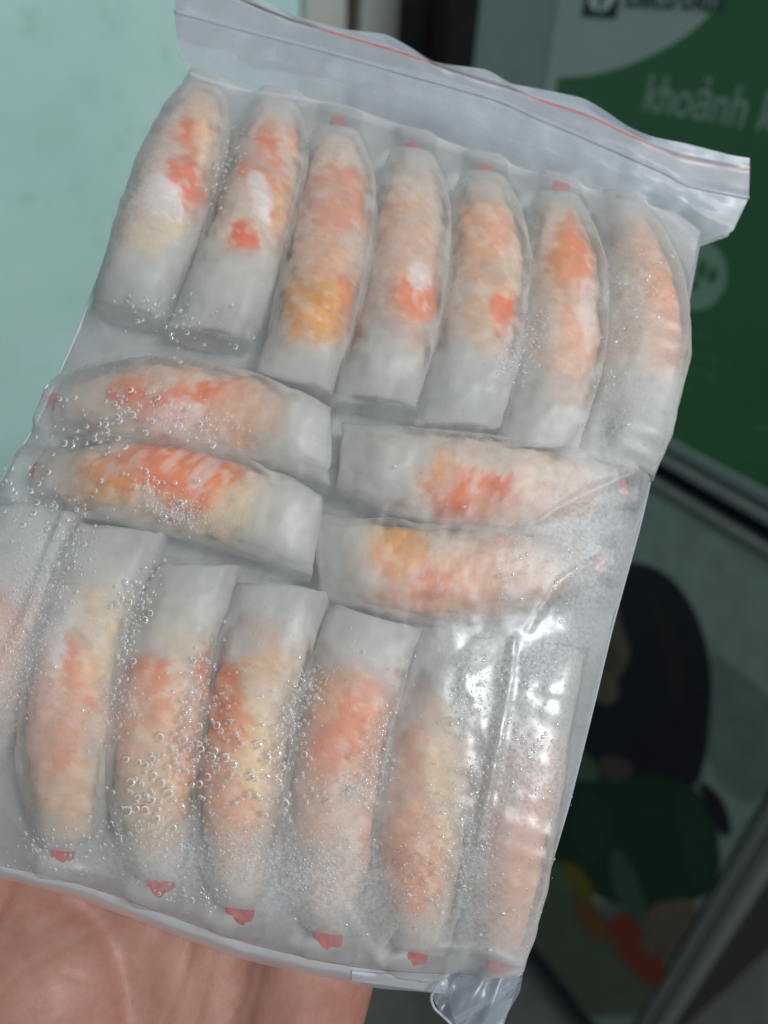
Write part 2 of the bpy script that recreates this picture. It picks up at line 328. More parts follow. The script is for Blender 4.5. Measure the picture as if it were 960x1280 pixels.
PATCH = [ # px, py, rx, ry, angle, colour, strength
 (240,172,20,28,20,O_,1),(236,235,22,32,15,K_,.9),(203,252,17,30,25,W_,1),(195,298,32,20,0,C_,.8),(252,128,20,36,15,P_,.7),(262,190,14,60,15,C_,.6),
 (336,166,15,15,0,O_,.8),(372,172,13,22,0,P_,.9),(328,212,25,38,15,O_,.8),(348,268,13,26,10,O_,1),(304,302,15,20,0,K_,1),(326,246,10,28,15,W_,1),(356,240,10,24,10,Y_,.6),(360,300,14,50,10,C_,.6),
 (420,255,32,48,8,O_,.75),(402,388,36,44,20,Y_,1),(425,350,24,30,0,Y_,.8),(395,318,40,30,0,P_,.7),(440,380,12,34,10,O_,.7),
 (500,310,36,60,5,P_,.7),(522,372,24,34,5,O_,.85),(502,408,20,24,0,O_,.75),(522,345,14,16,0,W_,.8),(478,400,20,50,10,BR,.4),
 (608,292,30,44,0,P_,.85),(627,385,13,32,-8,K_,1),(600,408,18,36,0,Y_,.45),(618,345,26,24,0,C_,.6),(600,330,20,30,0,P_,.7),
 (716,326,22,50,0,O_,.9),(700,340,20,40,0,Y_,.4),(728,420,24,46,5,P_,.9),(716,478,22,44,5,P_,.7),(735,390,10,40,0,W_,.6),
 (826,366,20,32,0,P_,.9),(846,404,16,46,0,O_,.4),(812,310,22,30,0,P_,.6),(770,300,24,50,0,BR,.4),(830,430,20,40,0,P_,.6),
 (245,502,56,19,16,O_,1),(162,488,20,17,0,K_,.9),(312,515,44,32,16,P_,.8),(220,522,24,14,10,W_,.6),(200,470,40,14,5,P_,.6),
 (200,582,72,22,8,O_,1),(258,608,42,26,20,O_,.9),(130,608,30,26,0,Y_,.55),(318,640,46,30,25,C_,.7),(185,560,20,14,0,K_,.7),(255,590,18,8,60,W_,.5),
 (596,622,42,20,14,K_,1),(560,602,30,18,0,O_,.7),(528,580,36,24,10,Y_,.55),(668,642,62,24,10,P_,.8),(488,596,14,34,10,BR,.6),(690,655,30,10,0,W_,.7),
 (496,690,28,34,0,Y_,.9),(560,738,64,28,15,P_,.9),(545,730,24,12,15,K_,.5),(472,730,18,30,0,O_,.5),(640,745,50,24,10,P_,.6),
 (76,800,26,52,10,W_,1),(104,846,16,36,12,O_,.9),(58,910,40,44,0,P_,.8),(66,975,24,60,5,Y_,.45),(44,860,16,40,5,O_,.5),(130,800,22,50,0,C_,.6),(70,930,20,26,0,O_,.5),
 (184,856,22,32,0,O_,1),(164,905,20,40,0,P_,.9),(196,955,34,80,5,P_,.7),(230,780,22,30,0,C_,.7),(180,1010,26,50,0,C_,.5),
 (316,822,30,26,0,Y_,.55),(274,862,20,38,12,O_,1),(282,960,36,74,5,P_,.85),(320,930,18,50,5,C_,.7),(296,803,10,8,0,K_,.7),(290,900,16,26,0,O_,.6),
 (425,800,26,32,0,O_,.6),(432,900,42,52,10,P_,.9),(414,935,24,20,0,K_,.5),(384,1030,32,64,8,P_,.7),(452,880,20,30,0,O_,.6),(400,830,14,24,0,Y_,.5),
 (520,902,24,44,5,O_,.8),(522,980,32,60,5,P_,.8),(500,1075,34,70,5,P_,.85),(500,1120,22,40,0,O_,.35),(552,960,14,60,5,C_,.7),
 (666,962,28,40,0,P_,.95),(648,1060,28,60,5,O_,.4),(652,1080,30,80,5,P_,.8),(636,1140,20,40,0,P_,.7),(664,1000,16,22,0,O_,.5),
 (20,700,24,60,15,P_,.7),(-10,760,30,60,15,O_,.4),
]
PW = []
for (px, py, rx, ry, an, c_, s_) in PATCH:
    q = B(px, py, 0.007); sc_ = 1 / 4700.0
    PW.append((q[0], q[1], rx * sc_, ry * sc_, math.radians(an) + math.radians(16), np.array(c_), s_))
def paint(u, v, seed):
    """filling colour at bag point u, v"""
    n1 = fbm((u * 170, v * 170, seed)); n2 = fbm((u * 420, v * 420, seed + 9)); n3 = fbm((u * 900, v * 900, seed + 3))
    col = np.array((0.70, 0.535, 0.41)) * (1 + 0.14 * n2 + 0.06 * n3) + np.array((0.06, -0.04, -0.05)) * n1
    for (pu, pv, rx, ry, an, c_, s_) in PW:
        du, dv = u - pu, -(v - pv)
        if abs(du) > 3.2 * max(rx, ry) or abs(dv) > 3.2 * max(rx, ry): continue
        # angle: the picture's vertical is leaned by 16 degrees in the bag's frame
        ca, sa = math.cos(an - 2 * math.radians(16) * 0), math.sin(an)
        x, y = du * ca + dv * -sa, du * sa + dv * ca
        d = math.hypot(x / rx, y / ry) + 0.40 * n1 + 0.30 * n2 + 0.14 * n3
        w = s_ * min(1, max(0, (1.45 - d) / 0.32))
        if w > 0: col = col * (1 - w) + c_ * (1 + 0.14 * n2 + 0.14 * n3) * w
    fl = min(1, max(0, (fbm((u * 330, v * 330, seed + 21), 5) - 0.20) / 0.25)) * 0.5
    col = col * (1 - fl) + np.array((0.80, 0.66, 0.54)) * fl
    return np.clip(col, 0.01, 0.95)

# rice paper: thin cooked sheet, clear where it is one layer, white where it is folded over
M_paper, nt, out = mat('rice_paper')
co_ = coords(nt)
at_ = N(nt, 'Attribute', attribute_name='thick')
pb = N(nt, 'BsdfPrincipled'); tr = N(nt, 'BsdfTransparent'); tl_ = N(nt, 'BsdfTranslucent')
tl_.inputs[0].default_value = (0.80, 0.81, 0.78, 1)
nt.links.new(ramp(nt, noise_tex(nt, 260, 5, 0.6, co_), [(0.3, (0.57, 0.59, 0.56, 1)), (0.7, (0.69, 0.705, 0.675, 1))]), pb.inputs['Base Color'])
pb.inputs['Roughness'].default_value = 0.42; pb.inputs['Specular IOR Level'].default_value = 0.35
bp = N(nt, 'Bump'); bp.inputs['Strength'].default_value = 0.4; bp.inputs['Distance'].default_value = 0.0006
mp = N(nt, 'Mapping'); mp.inputs['Scale'].default_value = (1.0, 0.3, 1.0); nt.links.new(co_, mp.inputs['Vector'])
nt.links.new(noise_tex(nt, 320, 4, 0.6, mp.outputs[0]), bp.inputs['Height']); nt.links.new(bp.outputs[0], pb.inputs['Normal'])
m1 = N(nt, 'MixShader'); m1.inputs[0].default_value = 0.45
nt.links.new(pb.outputs[0], m1.inputs[1]); nt.links.new(tl_.outputs[0], m1.inputs[2])
m2 = N(nt, 'MixShader')
fac = math_(nt, 'ADD', at_.outputs['Fac'], math_(nt, 'MULTIPLY', math_(nt, 'SUBTRACT', noise_tex(nt, 330, 4, 0.6, co_), 0.5), 0.18), clamp=True)
nt.links.new(fac, m2.inputs[0]); nt.links.new(tr.outputs[0], m2.inputs[1]); nt.links.new(m1.outputs[0], m2.inputs[2])
nt.links.new(m2.outputs[0], out.inputs[0])
# filling: crab and shrimp mince
M_fill, nt, out = mat('seafood_filling')
co_ = coords(nt); pb = N(nt, 'BsdfPrincipled'); a_ = N(nt, 'Attribute', attribute_name='tint')
mx = N(nt, 'MixRGB', blend_type='MULTIPLY'); mx.inputs[0].default_value = 0.5
nt.links.new(a_.outputs['Color'], mx.inputs[1]); nt.links.new(ramp(nt, noise_tex(nt, 700, 5, 0.7, co_), [(0.3, (0.78, 0.74, 0.70, 1)), (0.65, (1, 1, 1, 1))]), mx.inputs[2])
nt.links.new(mx.outputs[0], pb.inputs['Base Color']); pb.inputs['Roughness'].default_value = 0.5
bp = N(nt, 'Bump'); bp.inputs['Strength'].default_value = 0.35; bp.inputs['Distance'].default_value = 0.0008
nt.links.new(noise_tex(nt, 600, 6, 0.7, co_), bp.inputs['Height']); nt.links.new(bp.outputs[0], pb.inputs['Normal'])
nt.links.new(pb.outputs[0], out.inputs[0])
M_tail, nt, out = mat('cooked_shrimp_tail')
co_ = coords(nt); pb = N(nt, 'BsdfPrincipled')
nt.links.new(ramp(nt, noise_tex(nt, 420, 4, 0.6, co_), [(0.3, (0.24, 0.010, 0.006, 1)), (0.72, (0.48, 0.045, 0.022, 1))]), pb.inputs['Base Color'])
pb.inputs['Roughness'].default_value = 0.35; nt.links.new(pb.outputs[0], out.inputs[0])

RFRAME = []
def prof(t):
    """half width (fraction of belly) along the roll: square paper end, belly, taper to the tail"""
    if t < 0.55: return 1.0
    w = (t - 0.55) / 0.45
    return 1.0 - 0.46 * w ** 2.6
def fprof(t):
    w = max(0, (t - 0.5) / 0.5)
    return 0.90 - 0.56 * w ** 2.3
def roll(idx, e0, e1, w0, w1, bend, f0, label):
    rg = random.Random(100 + idx)
    a = B(*e0); b_ = B(*e1); ax = (b_ - a); L = np.linalg.norm(ax); ax /= L
    sx = np.array([ax[1], -ax[0], 0])                                   # the roll's right
    loc = a
    M = MBAG @ Matrix(((sx[0], ax[0], 0, a[0]), (sx[1], ax[1], 0, a[1]), (0, 0, 1, 0), (0, 0, 0, 1)))
    root = empty('spring_roll', M)
    pxm = 1 / (np.linalg.norm(B(e0[0] + 50, e0[1]) - B(*e0)) / 50)
    wa, wb = w0 * 1.06 * rg.uniform(.96, 1.03) / pxm, w1 * 1.12 * rg.uniform(.96, 1.03) / pxm; slant = rg.uniform(-.14, .14); bd = bend / 1000.0
    hb = 0.0091
    LW = L * 0.965
    wd = lambda t: (wa + (wb - wa) * min(1, t / 0.4)) * prof(t)
    cxo = lambda t: bd * 4 * t * (1 - t) if True else 0
    hz = lambda t: hb * (0.70 + 0.30 * math.sin(min(1, t / 0.16) * math.pi / 2)) * (1 - 0.45 * max(0, (t - 0.62) / 0.38) ** 1.5)
    RFRAME.append((a, sx, ax, L, LW, wd, cxo, hz))
    # ---- wrapper
    ns, nr = 44, 64
    ts = [0.0, 0.0, 0.0] + list(np.linspace(0, 1, nr)) + [1.0, 1.0]
    sc_ = [0.02, 0.55, 0.90] + [1.0] * nr + [0.6, 0.03]
    vs_, th = [], []
    sd = rg.uniform(0, 50)
    for k, (t, s) in enumerate(zip(ts, sc_)):
        for i in range(ns):
            an = 2 * math.pi * i / ns
            ca, sa = math.cos(an), math.sin(an)
            e = 2 / 3.2
            x = math.copysign(abs(ca) ** e, ca); z = math.copysign(abs(sa) ** e, sa)
            n1 = fbm((ca * 1.4 + sd, t * 9, sa * 1.4), 3); n2 = fbm((ca * 3 + sd, t * 26, sa * 3 + 5), 3)
            n3 = fbm((math.atan2(sa, ca) * 3.2 + sd, t * 5, 7.7), 3); g = 1 + 0.055 * n1 + 0.014 * n2 + 0.030 * n3
            flap = 0.00035 if (ca * 0.5 + sa * 0.8 + 0.25 * math.sin(t * 7 + sd)) > 0.55 else 0.0       # edge of the last wrap
            w, hgt = wd(t) * s * g + flap * s, hz(t) * s * g + flap * s
            y = t * LW
            y += slant * x * w * (1 - t) ** 3
            if t == 0.0: y += 0.0014 * (1 - s) + 0.0011 * fbm((ca * 1.2 + sd, sa * 1.2, 3.3), 2)
            if t == 1.0 and s < 1: y += 0.0015 * (1 - s)
            vs_.append((cxo(t) + x * w, y, z * hgt))
            edge = (t - f0) / 0.18 + 0.9 * n1 - 0.1
            k_ = min(1, max(0, edge)); k_ = k_ * k_ * (3 - 2 * k_)
            # where the filling presses on the wet paper it turns clear, elsewhere it stays milky
            n4 = fbm((ca * 4 + sd, t * 30, sa * 4 + 2.2), 4)
            touch = (abs(sa) - 0.50) / 0.34 + 1.5 * n1 + 0.26 * n4 + 0.12
            tf_ = min(1, max(0, (1.03 + 0.10 * n1 - t) / 0.20))                     # gathered paper towards the tail
            touch = min(1, max(0, touch)) * k_ * tf_ * tf_ * (3 - 2 * tf_)
            al = 0.88 * (1 - k_) + k_ * (0.82 if t < 0.8 else 0.82 - 0.9 * (t - 0.8))
            al = al * (1 - touch) + (0.085 + 0.12 * max(0, n2) + 0.40 * max(0, n4 - .12) + 0.25 * max(0, n1 - .1)) * touch
            
            al += 0.12 if flap else 0
            if sa > 0.2:
                q = a + sx * (cxo(t) + x * w) + ax * y; cw = 0.0
                for (pu, pv, rx, ry, an_, c_, s2) in PW:
                    if s2 < 0.85 or c_[2] > 0.5: continue
                    d2 = ((q[0] - pu) ** 2 + (q[1] - pv) ** 2) / (1.1 * rx * ry)
                    if d2 < 3: cw = max(cw, min(1, max(0, 1.5 - d2 - 0.8 * n1)))
                al *= 1 - 0.70 * cw
            th.append(min(1, max(0.04, al)))
    fs = grid_faces(ns, len(ts), True); nl = (len(ts) - 1) * ns
    fs.append(tuple(range(ns - 1, -1, -1))); fs.append(tuple(nl + i for i in range(ns)))
    o = obj('rice_paper_wrapper', vs_, fs, M_paper, root, True); attr_float(o, 'thick', th)
    # ---- filling
    ns, nr = 56, 96
    tf = np.linspace(max(0.03, f0 - 0.07), 0.99, nr)
    vs_, cs = [], []
    for k, t in enumerate(tf):
        endk = min(1, (k + 0.15) / 12.0) ** 0.28 * min(1, (nr - 1 - k + 0.15) / 3.0) ** 0.5
        for i in range(ns):
            an = 2 * math.pi * i / ns; ca, sa = math.cos(an), math.sin(an)
            n1 = fbm((ca * 2 + sd, t * 14, sa * 2), 3); n2 = fbm((ca * 5 + sd, t * 34, sa * 5), 3)
            g = (1.0 + 0.12 * n1 + 0.04 * n2) * endk; gz = (0.93 + 0.03 * n1 + 0.008 * n2) * endk
            x, y, z = cxo(t) + ca * wd(t) / prof(t) * fprof(t) * min(g, .98 * prof(t) / fprof(t)), t * LW, sa * hz(t) * min(gz, .965)
            vs_.append((x, y, z))
            q = a + sx * x + ax * y
            cs.append(paint(q[0], q[1], sd))
    fs = grid_faces(ns, nr, True); nl = (nr - 1) * ns
    fs.append(tuple(range(ns - 1, -1, -1))); fs.append(tuple(nl + i for i in range(ns)))
    o = obj('filling', vs_, fs, M_fill, root, True); attr_color(o, 'tint', cs)
    # ---- shrimp tail: fan of three flat lobes with thickness
    bm = bmesh.new(); yb = LW - 0.0002
    for k in (0, 1):
        rot = (k - .5) * rg.uniform(.2, 1.0) + rg.uniform(-.3, .3); big_ = 1.0 if idx > 10 else .92; ln = 0.0042 * big_ * rg.uniform(.7, 1.1); hw = 0.0027 * big_ * rg.uniform(.6, 1.25)
        out_ = [(-hw * .7, 0), (-hw * rg.uniform(.7, 1.1), ln * .5), (-hw * rg.uniform(.2, .9), ln * rg.uniform(.75, 1.05)), (hw * rg.uniform(-.2, .3), ln * rg.uniform(.7, .9)), (hw * rg.uniform(.4, .9), ln), (hw * rg.uniform(.8, 1.1), ln * .45), (hw * .7, 0)]
        for _ in range(2): out_ = [p_ for a_2, b_2 in zip(out_, out_[1:] + out_[:1]) for p_ in ((a_2[0] * .75 + b_2[0] * .25, a_2[1] * .75 + b_2[1] * .25), (a_2[0] * .25 + b_2[0] * .75, a_2[1] * .25 + b_2[1] * .75))]
        zc = (0.0034 if idx > 10 else 0.0040) - (0.0022 if idx in (0, 1, 6, 7, 8, 17) else 0) + 0.0006 * k
        top, bot = [], []
        for (x, y) in out_:
            xr, yr = x * math.cos(rot) + y * math.sin(rot), -x * math.sin(rot) + y * math.cos(rot)
            zz = zc - 0.15 * yr - 30 * x * x
            top.append(bm.verts.new((xr, yb + yr, zz + 0.0004))); bot.append(bm.verts.new((xr, yb + yr, zz - 0.0004)))
        bm.faces.new(top[::-1]); bm.faces.new(bot)
        nn_ = len(top)
        for i in range(nn_): bm.faces.new((top[i], top[(i + 1) % nn_], bot[(i + 1) % nn_], bot[i]))
    bmesh.ops.recalc_face_normals(bm, faces=bm.faces)
    me = bpy.data.meshes.new('shrimp_tail'); bm.to_mesh(me); bm.free(); me.materials.append(M_tail)
    o = bpy.data.objects.new('shrimp_tail', me); COL.objects.link(o); o.parent = root
    tag(root, label, 'spring roll', 'frozen seafood rolls packed in the bag')
    return root
made = [roll(i, *r) for i, r in enumerate(ROLLS)]
a_, sx_, ax_ = RFRAME[15][:3]
FL = polyline([(424, 1124), (434, 1108), (468, 1086), (490, 1088), (512, 1130), (480, 1184), (462, 1166), (444, 1150), (424, 1124)], np.linspace(0, 1, 29))[:-1]
ctr = FL.mean(0); vs_ = []
for k_, hh_ in ((1.0, .0072), (.6, .0090), (.25, .0094)):
    for x_, y_ in FL:
        q = B(ctr[0] + (x_ - ctr[0]) * k_, ctr[1] + (y_ - ctr[1]) * k_, hh_ - 0.0012); d_ = q - a_
        vs_.append((d_.dot(sx_), d_.dot(ax_), q[2]))
o = obj('paper_flap', vs_, grid_faces(28, 3, True) + [tuple(56 + i for i in range(28))], M_paper, made[15], True)
attr_float(o, 'thick', [.42] * 28 + [.14] * 28 + [.10] * 28)

# ================================================================== ZIP BAG
bag = empty('zip_bag', MBAG)
tag(bag, 'clear zip bag of frozen rolls with red closing line and droplets', 'plastic bag')
# film: clear polythene with a milky haze, frost inside and a soft gloss
def film_mat(name, haze, frost, gloss_rough, blue=(0.87, 0.885, 0.895), scale=1.0, bump=0.3, gloss=0.6, wet=False, grain=0.35):
    m, nt, out = mat(name); co_ = coords(nt)
    tr = N(nt, 'BsdfTransparent'); tr.inputs[0].default_value = (0.985, 0.985, 0.985, 1)
    df = N(nt, 'BsdfDiffuse'); df.inputs[0].default_value = c4(blue); tl_ = N(nt, 'BsdfTranslucent'); tl_.inputs[0].default_value = c4(blue)
    mk = N(nt, 'MixShader'); mk.inputs[0].default_value = 0.4
    nt.links.new(df.outputs[0], mk.inputs[1]); nt.links.new(tl_.outputs[0], mk.inputs[2])
    big = noise_tex(nt, 42 * scale, 5, 0.6, co_); fine = noise_tex(nt, 900 * scale, 4, 0.7, co_)
    fr_ = math_(nt, 'MULTIPLY', ramp(nt, big, [(0.42, (0, 0, 0, 1)), (0.70, (1, 1, 1, 1))]), math_(nt, 'ADD', math_(nt, 'MULTIPLY', fine, 0.4), 0.6))
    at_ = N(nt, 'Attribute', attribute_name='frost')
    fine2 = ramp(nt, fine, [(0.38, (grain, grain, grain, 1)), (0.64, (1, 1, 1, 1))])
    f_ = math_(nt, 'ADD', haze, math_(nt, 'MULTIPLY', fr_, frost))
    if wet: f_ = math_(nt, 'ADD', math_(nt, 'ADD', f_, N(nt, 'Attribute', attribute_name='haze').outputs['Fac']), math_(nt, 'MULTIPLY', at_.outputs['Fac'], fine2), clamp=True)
    m1 = N(nt, 'MixShader'); nt.links.new(f_, m1.inputs[0]); nt.links.new(tr.outputs[0], m1.inputs[1]); nt.links.new(mk.outputs[0], m1.inputs[2])
    gl = N(nt, 'BsdfGlossy'); gl.inputs['Roughness'].default_value = gloss_rough; gl.inputs[0].default_value = (1, 1, 1, 1)
    bp = N(nt, 'Bump'); bp.inputs['Strength'].default_value = bump; bp.inputs['Distance'].default_value = 0.0009
    hgt = math_(nt, 'ADD', noise_tex(nt, 110 * scale, 3, 0.5, co_), math_(nt, 'MULTIPLY', noise_tex(nt, 700 * scale, 3, 0.6, co_), 0.08))
    nt.links.new(hgt, bp.inputs['Height'])
    nt.links.new(bp.outputs[0], gl.inputs['Normal'])
    fz = N(nt, 'Fresnel'); fz.inputs[0].default_value = 1.5; nt.links.new(bp.outputs[0], fz.inputs['Normal'])
    gfac = math_(nt, 'MULTIPLY', fz.outputs[0], gloss)
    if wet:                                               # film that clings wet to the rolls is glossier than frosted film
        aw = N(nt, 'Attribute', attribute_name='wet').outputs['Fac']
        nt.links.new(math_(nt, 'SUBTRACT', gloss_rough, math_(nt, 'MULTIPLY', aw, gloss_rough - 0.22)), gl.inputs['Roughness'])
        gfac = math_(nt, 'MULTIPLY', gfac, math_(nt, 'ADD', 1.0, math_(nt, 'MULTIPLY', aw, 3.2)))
    m2 = N(nt, 'MixShader'); nt.links.new(gfac, m2.inputs[0]); nt.links.new(m1.outputs[0], m2.inputs[1]); nt.links.new(gl.outputs[0], m2.inputs[2])
    nt.links.new(m2.outputs[0], out.inputs[0]); return m
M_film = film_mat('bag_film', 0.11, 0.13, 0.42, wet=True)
M_zip = film_mat('zip_band_film', 0.10, 0.10, 0.40, (0.60, 0.66, 0.73), bump=0.10, wet=True, grain=0.85)
M_clear = film_mat('clear_film', 0.45, 0.15, 0.3, bump=0.15)
M_backfilm = film_mat('frosted_back_film', 0.90, 0.1, 0.4, (0.62, 0.63, 0.62), bump=0.15)
M_ridge = film_mat('zip_ridge_plastic', 0.62, 0.1, 0.3, (0.70, 0.74, 0.79), bump=0.1)

TOPC = [(236, 92), (300, 112), (420, 132), (520, 165), (640, 208), (760, 245), (840, 268), (876, 292)]
BOTC = [(-215, 1040), (-100, 1066), (0, 1088), (100, 1112), (200, 1148), (300, 1184), (400, 1208), (480, 1220), (560, 1224), (654, 1208)]
LEFC = [(-215, 1040), (-80, 775), (0, 603), (45, 530), (95, 420), (150, 278), (205, 152), (236, 92)]
RIGC = [(654, 1208), (688, 1082), (712, 1000), (742, 880), (766, 780), (800, 655), (826, 540), (850, 430), (867, 340), (876, 292)]
NU, NV = 240, 300
s_, t_ = np.linspace(0, 1, NU), np.linspace(0, 1, NV)
bot, top = polyline(BOTC, s_), polyline(TOPC, s_); lef, rig = polyline(LEFC, t_), polyline(RIGC, t_)
S, T = np.meshgrid(s_, t_)
PX = ((1 - T)[..., None] * bot[None] + T[..., None] * top[None] + (1 - S)[..., None] * lef[:, None] + S[..., None] * rig[:, None]
      - ((1 - S) * (1 - T))[..., None] * bot[0] - (S * (1 - T))[..., None] * bot[-1] - ((1 - S) * T)[..., None] * top[0] - (S * T)[..., None] * top[-1])
U = np.zeros((NV, NU)); V = np.zeros((NV, NU))
for j in range(NV):
    for i in range(NU):
        q = B(PX[j, i, 0], PX[j, i, 1], 0.0); U[j, i], V[j, i] = q[0], q[1]
def roll_height(U, V):
    H = np.full(U.shape, -0.02)
    for (a, sx, ax, L, LW, wd, cxo, hz) in RFRAME:
        X = (U - a[0]) * sx[0] + (V - a[1]) * sx[1]; Y = (U - a[0]) * ax[0] + (V - a[1]) * ax[1]
        tt = Y / LW; tc = np.clip(tt, 0, 1)
        W = np.vectorize(wd)(tc); ZH = np.vectorize(hz)(tc); Cx = np.vectorize(cxo)(tc)
        q = np.abs((X - Cx) / W)
        z = np.where((q < 1) & (tt > -0.012) & (tt < 1.085), ZH * (1 - np.clip(q, 0, 1) ** 3.2) ** (1 / 3.2), -0.02)
        H = np.maximum(H, z)
    return H
H0 = roll_height(U, V) + 0.0009
H = np.maximum(H0, 0.0)
edge_h = 0.0
for it in range(900):
    Hn = H.copy()
    Hn[1:-1, 1:-1] = 0.25 * (H[2:, 1:-1] + H[:-2, 1:-1] + H[1:-1, 2:] + H[1:-1, :-2]) - 0.0000022
    Hn = np.maximum(Hn, H0); Hn[0, :] = -0.003; Hn[-1, :] = 0.001; Hn[:, 0] = 0.0; Hn[:, -1] = 0.0
    H = Hn
# folds pressed into the film
for pts, ht, wd_ in (([(634, 795), (624, 860), (606, 950), (588, 1040)], .0009, .0012), ([(430, 1118), (456, 1166), (476, 1204)], .0008, .001), ([(648, 1196), (600, 1176), (540, 1172)], .0008, .001), ([(780, 600), (720, 625), (660, 660)], .0007, .0011), ([(742, 700), (690, 730), (650, 790)], .0007, .0010),
                     ([(225, 120), (260, 190), (250, 260)], .0006, .001), ([(60, 545), (130, 560), (230, 610)], .0005, .001), ([(20, 1010), (60, 1060), (140, 1090)], .0006, .001), ([(300, 1160), (330, 1120), (340, 1080)], .0006, .001), ([(850, 330), (810, 380), (770, 480)], .0003, .0012), ([(700, 900), (690, 980), (664, 1080)], .0008, .0011), ([(500, 175), (510, 220), (545, 250)], .0005, .001), ([(690, 235), (740, 260), (830, 280)], .0006, .001), ([(100, 640), (60, 760), (20, 840)], .0006, .0012)):
    Q = np.array([B(x, y)[:2] for x, y in polyline(pts, np.linspace(0, 1, 50))]); D = np.full(U.shape, 1.0)
    for k, q in enumerate(Q): D = np.minimum(D, np.hypot(U - q[0], V - q[1]) / (0.35 + 0.65 * math.sin(math.pi * (k + .5) / 50)))
    H += ht * np.exp(-(D / wd_) ** 2)
# the welded sides pull the film into short puckers
H += 0.0007 * np.exp(-((1 - S) / 0.035)) * np.minimum(1, (1 - S) * 80) * np.sin(V * 620 + 3 * np.sin(V * 190)) + 0.0007 * np.exp(-(S / 0.035)) * np.minimum(1, S * 80) * np.sin(V * 560 + 2 * np.sin(V * 230))
# small puckers of the film
for j in range(NV):
    for i in range(NU):
        e = min(1, 6 * min(S[j, i], 1 - S[j, i], T[j, i], 1 - T[j, i]))
        H[j, i] += e * (0.00035 * (fbm((U[j, i] * 120, V[j, i] * 60, 1.0)) + 0.6) + 0.00016 * fbm((U[j, i] * 330, V[j, i] * 330, 4.0)))
for _ in range(2):
    H[1:-1, 1:-1] = 0.5 * H[1:-1, 1:-1] + 0.125 * (H[2:, 1:-1] + H[:-2, 1:-1] + H[1:-1, 2:] + H[1:-1, :-2])
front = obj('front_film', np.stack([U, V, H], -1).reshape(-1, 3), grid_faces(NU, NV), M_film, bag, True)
FROST_GLARE = [(60, 740, 60, 90, .30), (20, 850, 40, 70, .28), (330, 1070, 150, 45, .26), (200, 1060, 80, 40, .25), (100, 880, 40, 60, .16), (440, 1060, 40, 60, .24), (600, 1040, 36, 90, .34),
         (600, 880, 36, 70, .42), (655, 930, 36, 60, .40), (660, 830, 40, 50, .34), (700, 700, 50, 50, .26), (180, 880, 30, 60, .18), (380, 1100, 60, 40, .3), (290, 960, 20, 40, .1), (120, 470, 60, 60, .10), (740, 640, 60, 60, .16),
         (780, 520, 60, 90, .12), (470, 1130, 50, 40, .26), (60, 540, 40, 60, .10), (560, 1130, 60, 60, .16), (690, 1000, 40, 90, .16), (725, 640, 60, 36, .34), (735, 725, 46, 46, .40), (690, 800, 60, 40, .3), (575, 830, 26, 56, .40), (665, 840, 34, 56, .45), (655, 962, 32, 46, .40), (640, 1150, 60, 40, .15), (190, 300, 40, 60, .14), (600, 500, 40, 30, .12)]  # frost patches, plus white lamp glare painted in at the lower right
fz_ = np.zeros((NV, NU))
for (px, py, rx, ry, k) in FROST_GLARE: fz_ += k * np.exp(-(((PX[..., 0] - px) / rx) ** 2 + ((PX[..., 1] - py) / ry) ** 2))
gap_ = 1 - np.exp(-np.maximum(H - H0 - 0.0006, 0) / 0.0030)      # film off the rolls carries frost, film pressed on them is clear
hz_ = 0.12 * gap_ + 0.20 * np.exp(-T / 0.02) + 0.20 * np.exp(-(1 - S) / 0.05) + 0.34 * np.exp(-((1 - T) / 0.045) ** 1.5) + 0.10 * np.exp(-S / 0.05)
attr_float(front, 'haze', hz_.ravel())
attr_float(front, 'frost', fz_.ravel())  # carries the painted glare as well as frost
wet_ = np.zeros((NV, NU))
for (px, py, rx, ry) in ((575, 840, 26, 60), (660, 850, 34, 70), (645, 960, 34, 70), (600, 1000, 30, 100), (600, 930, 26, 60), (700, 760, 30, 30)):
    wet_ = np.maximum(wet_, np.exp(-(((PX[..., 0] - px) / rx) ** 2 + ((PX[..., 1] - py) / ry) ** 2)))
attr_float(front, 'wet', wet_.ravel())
# back film, hugging the rolls from behind
Hb = -np.maximum(roll_height(U, V), 0) ; Hk = np.minimum(Hb, 0)
for it in range(400):
    Hn = Hk.copy(); Hn[1:-1, 1:-1] = 0.25 * (Hk[2:, 1:-1] + Hk[:-2, 1:-1] + Hk[1:-1, 2:] + Hk[1:-1, :-2])
    Hn = np.minimum(Hn, Hb - 0.0009); Hn[0, :] = -0.0035; Hn[-1, :] = -0.0005; Hn[:, 0] = -0.0005; Hn[:, -1] = -0.0005; Hk = Hn
sub = (slice(None, None, 2), slice(None, None, 2))
idx_u = list(range(0, NU, 3)) + ([NU - 1] if (NU - 1) % 3 else []); idx_v = list(range(0, NV, 3)) + ([NV - 1] if (NV - 1) % 3 else [])
gu = np.ix_(idx_v, idx_u)
obj('back_film', np.stack([U[gu], V[gu], Hk[gu]], -1).reshape(-1, 3), [f[::-1] for f in grid_faces(len(idx_u), len(idx_v))], M_backfilm, bag, True)

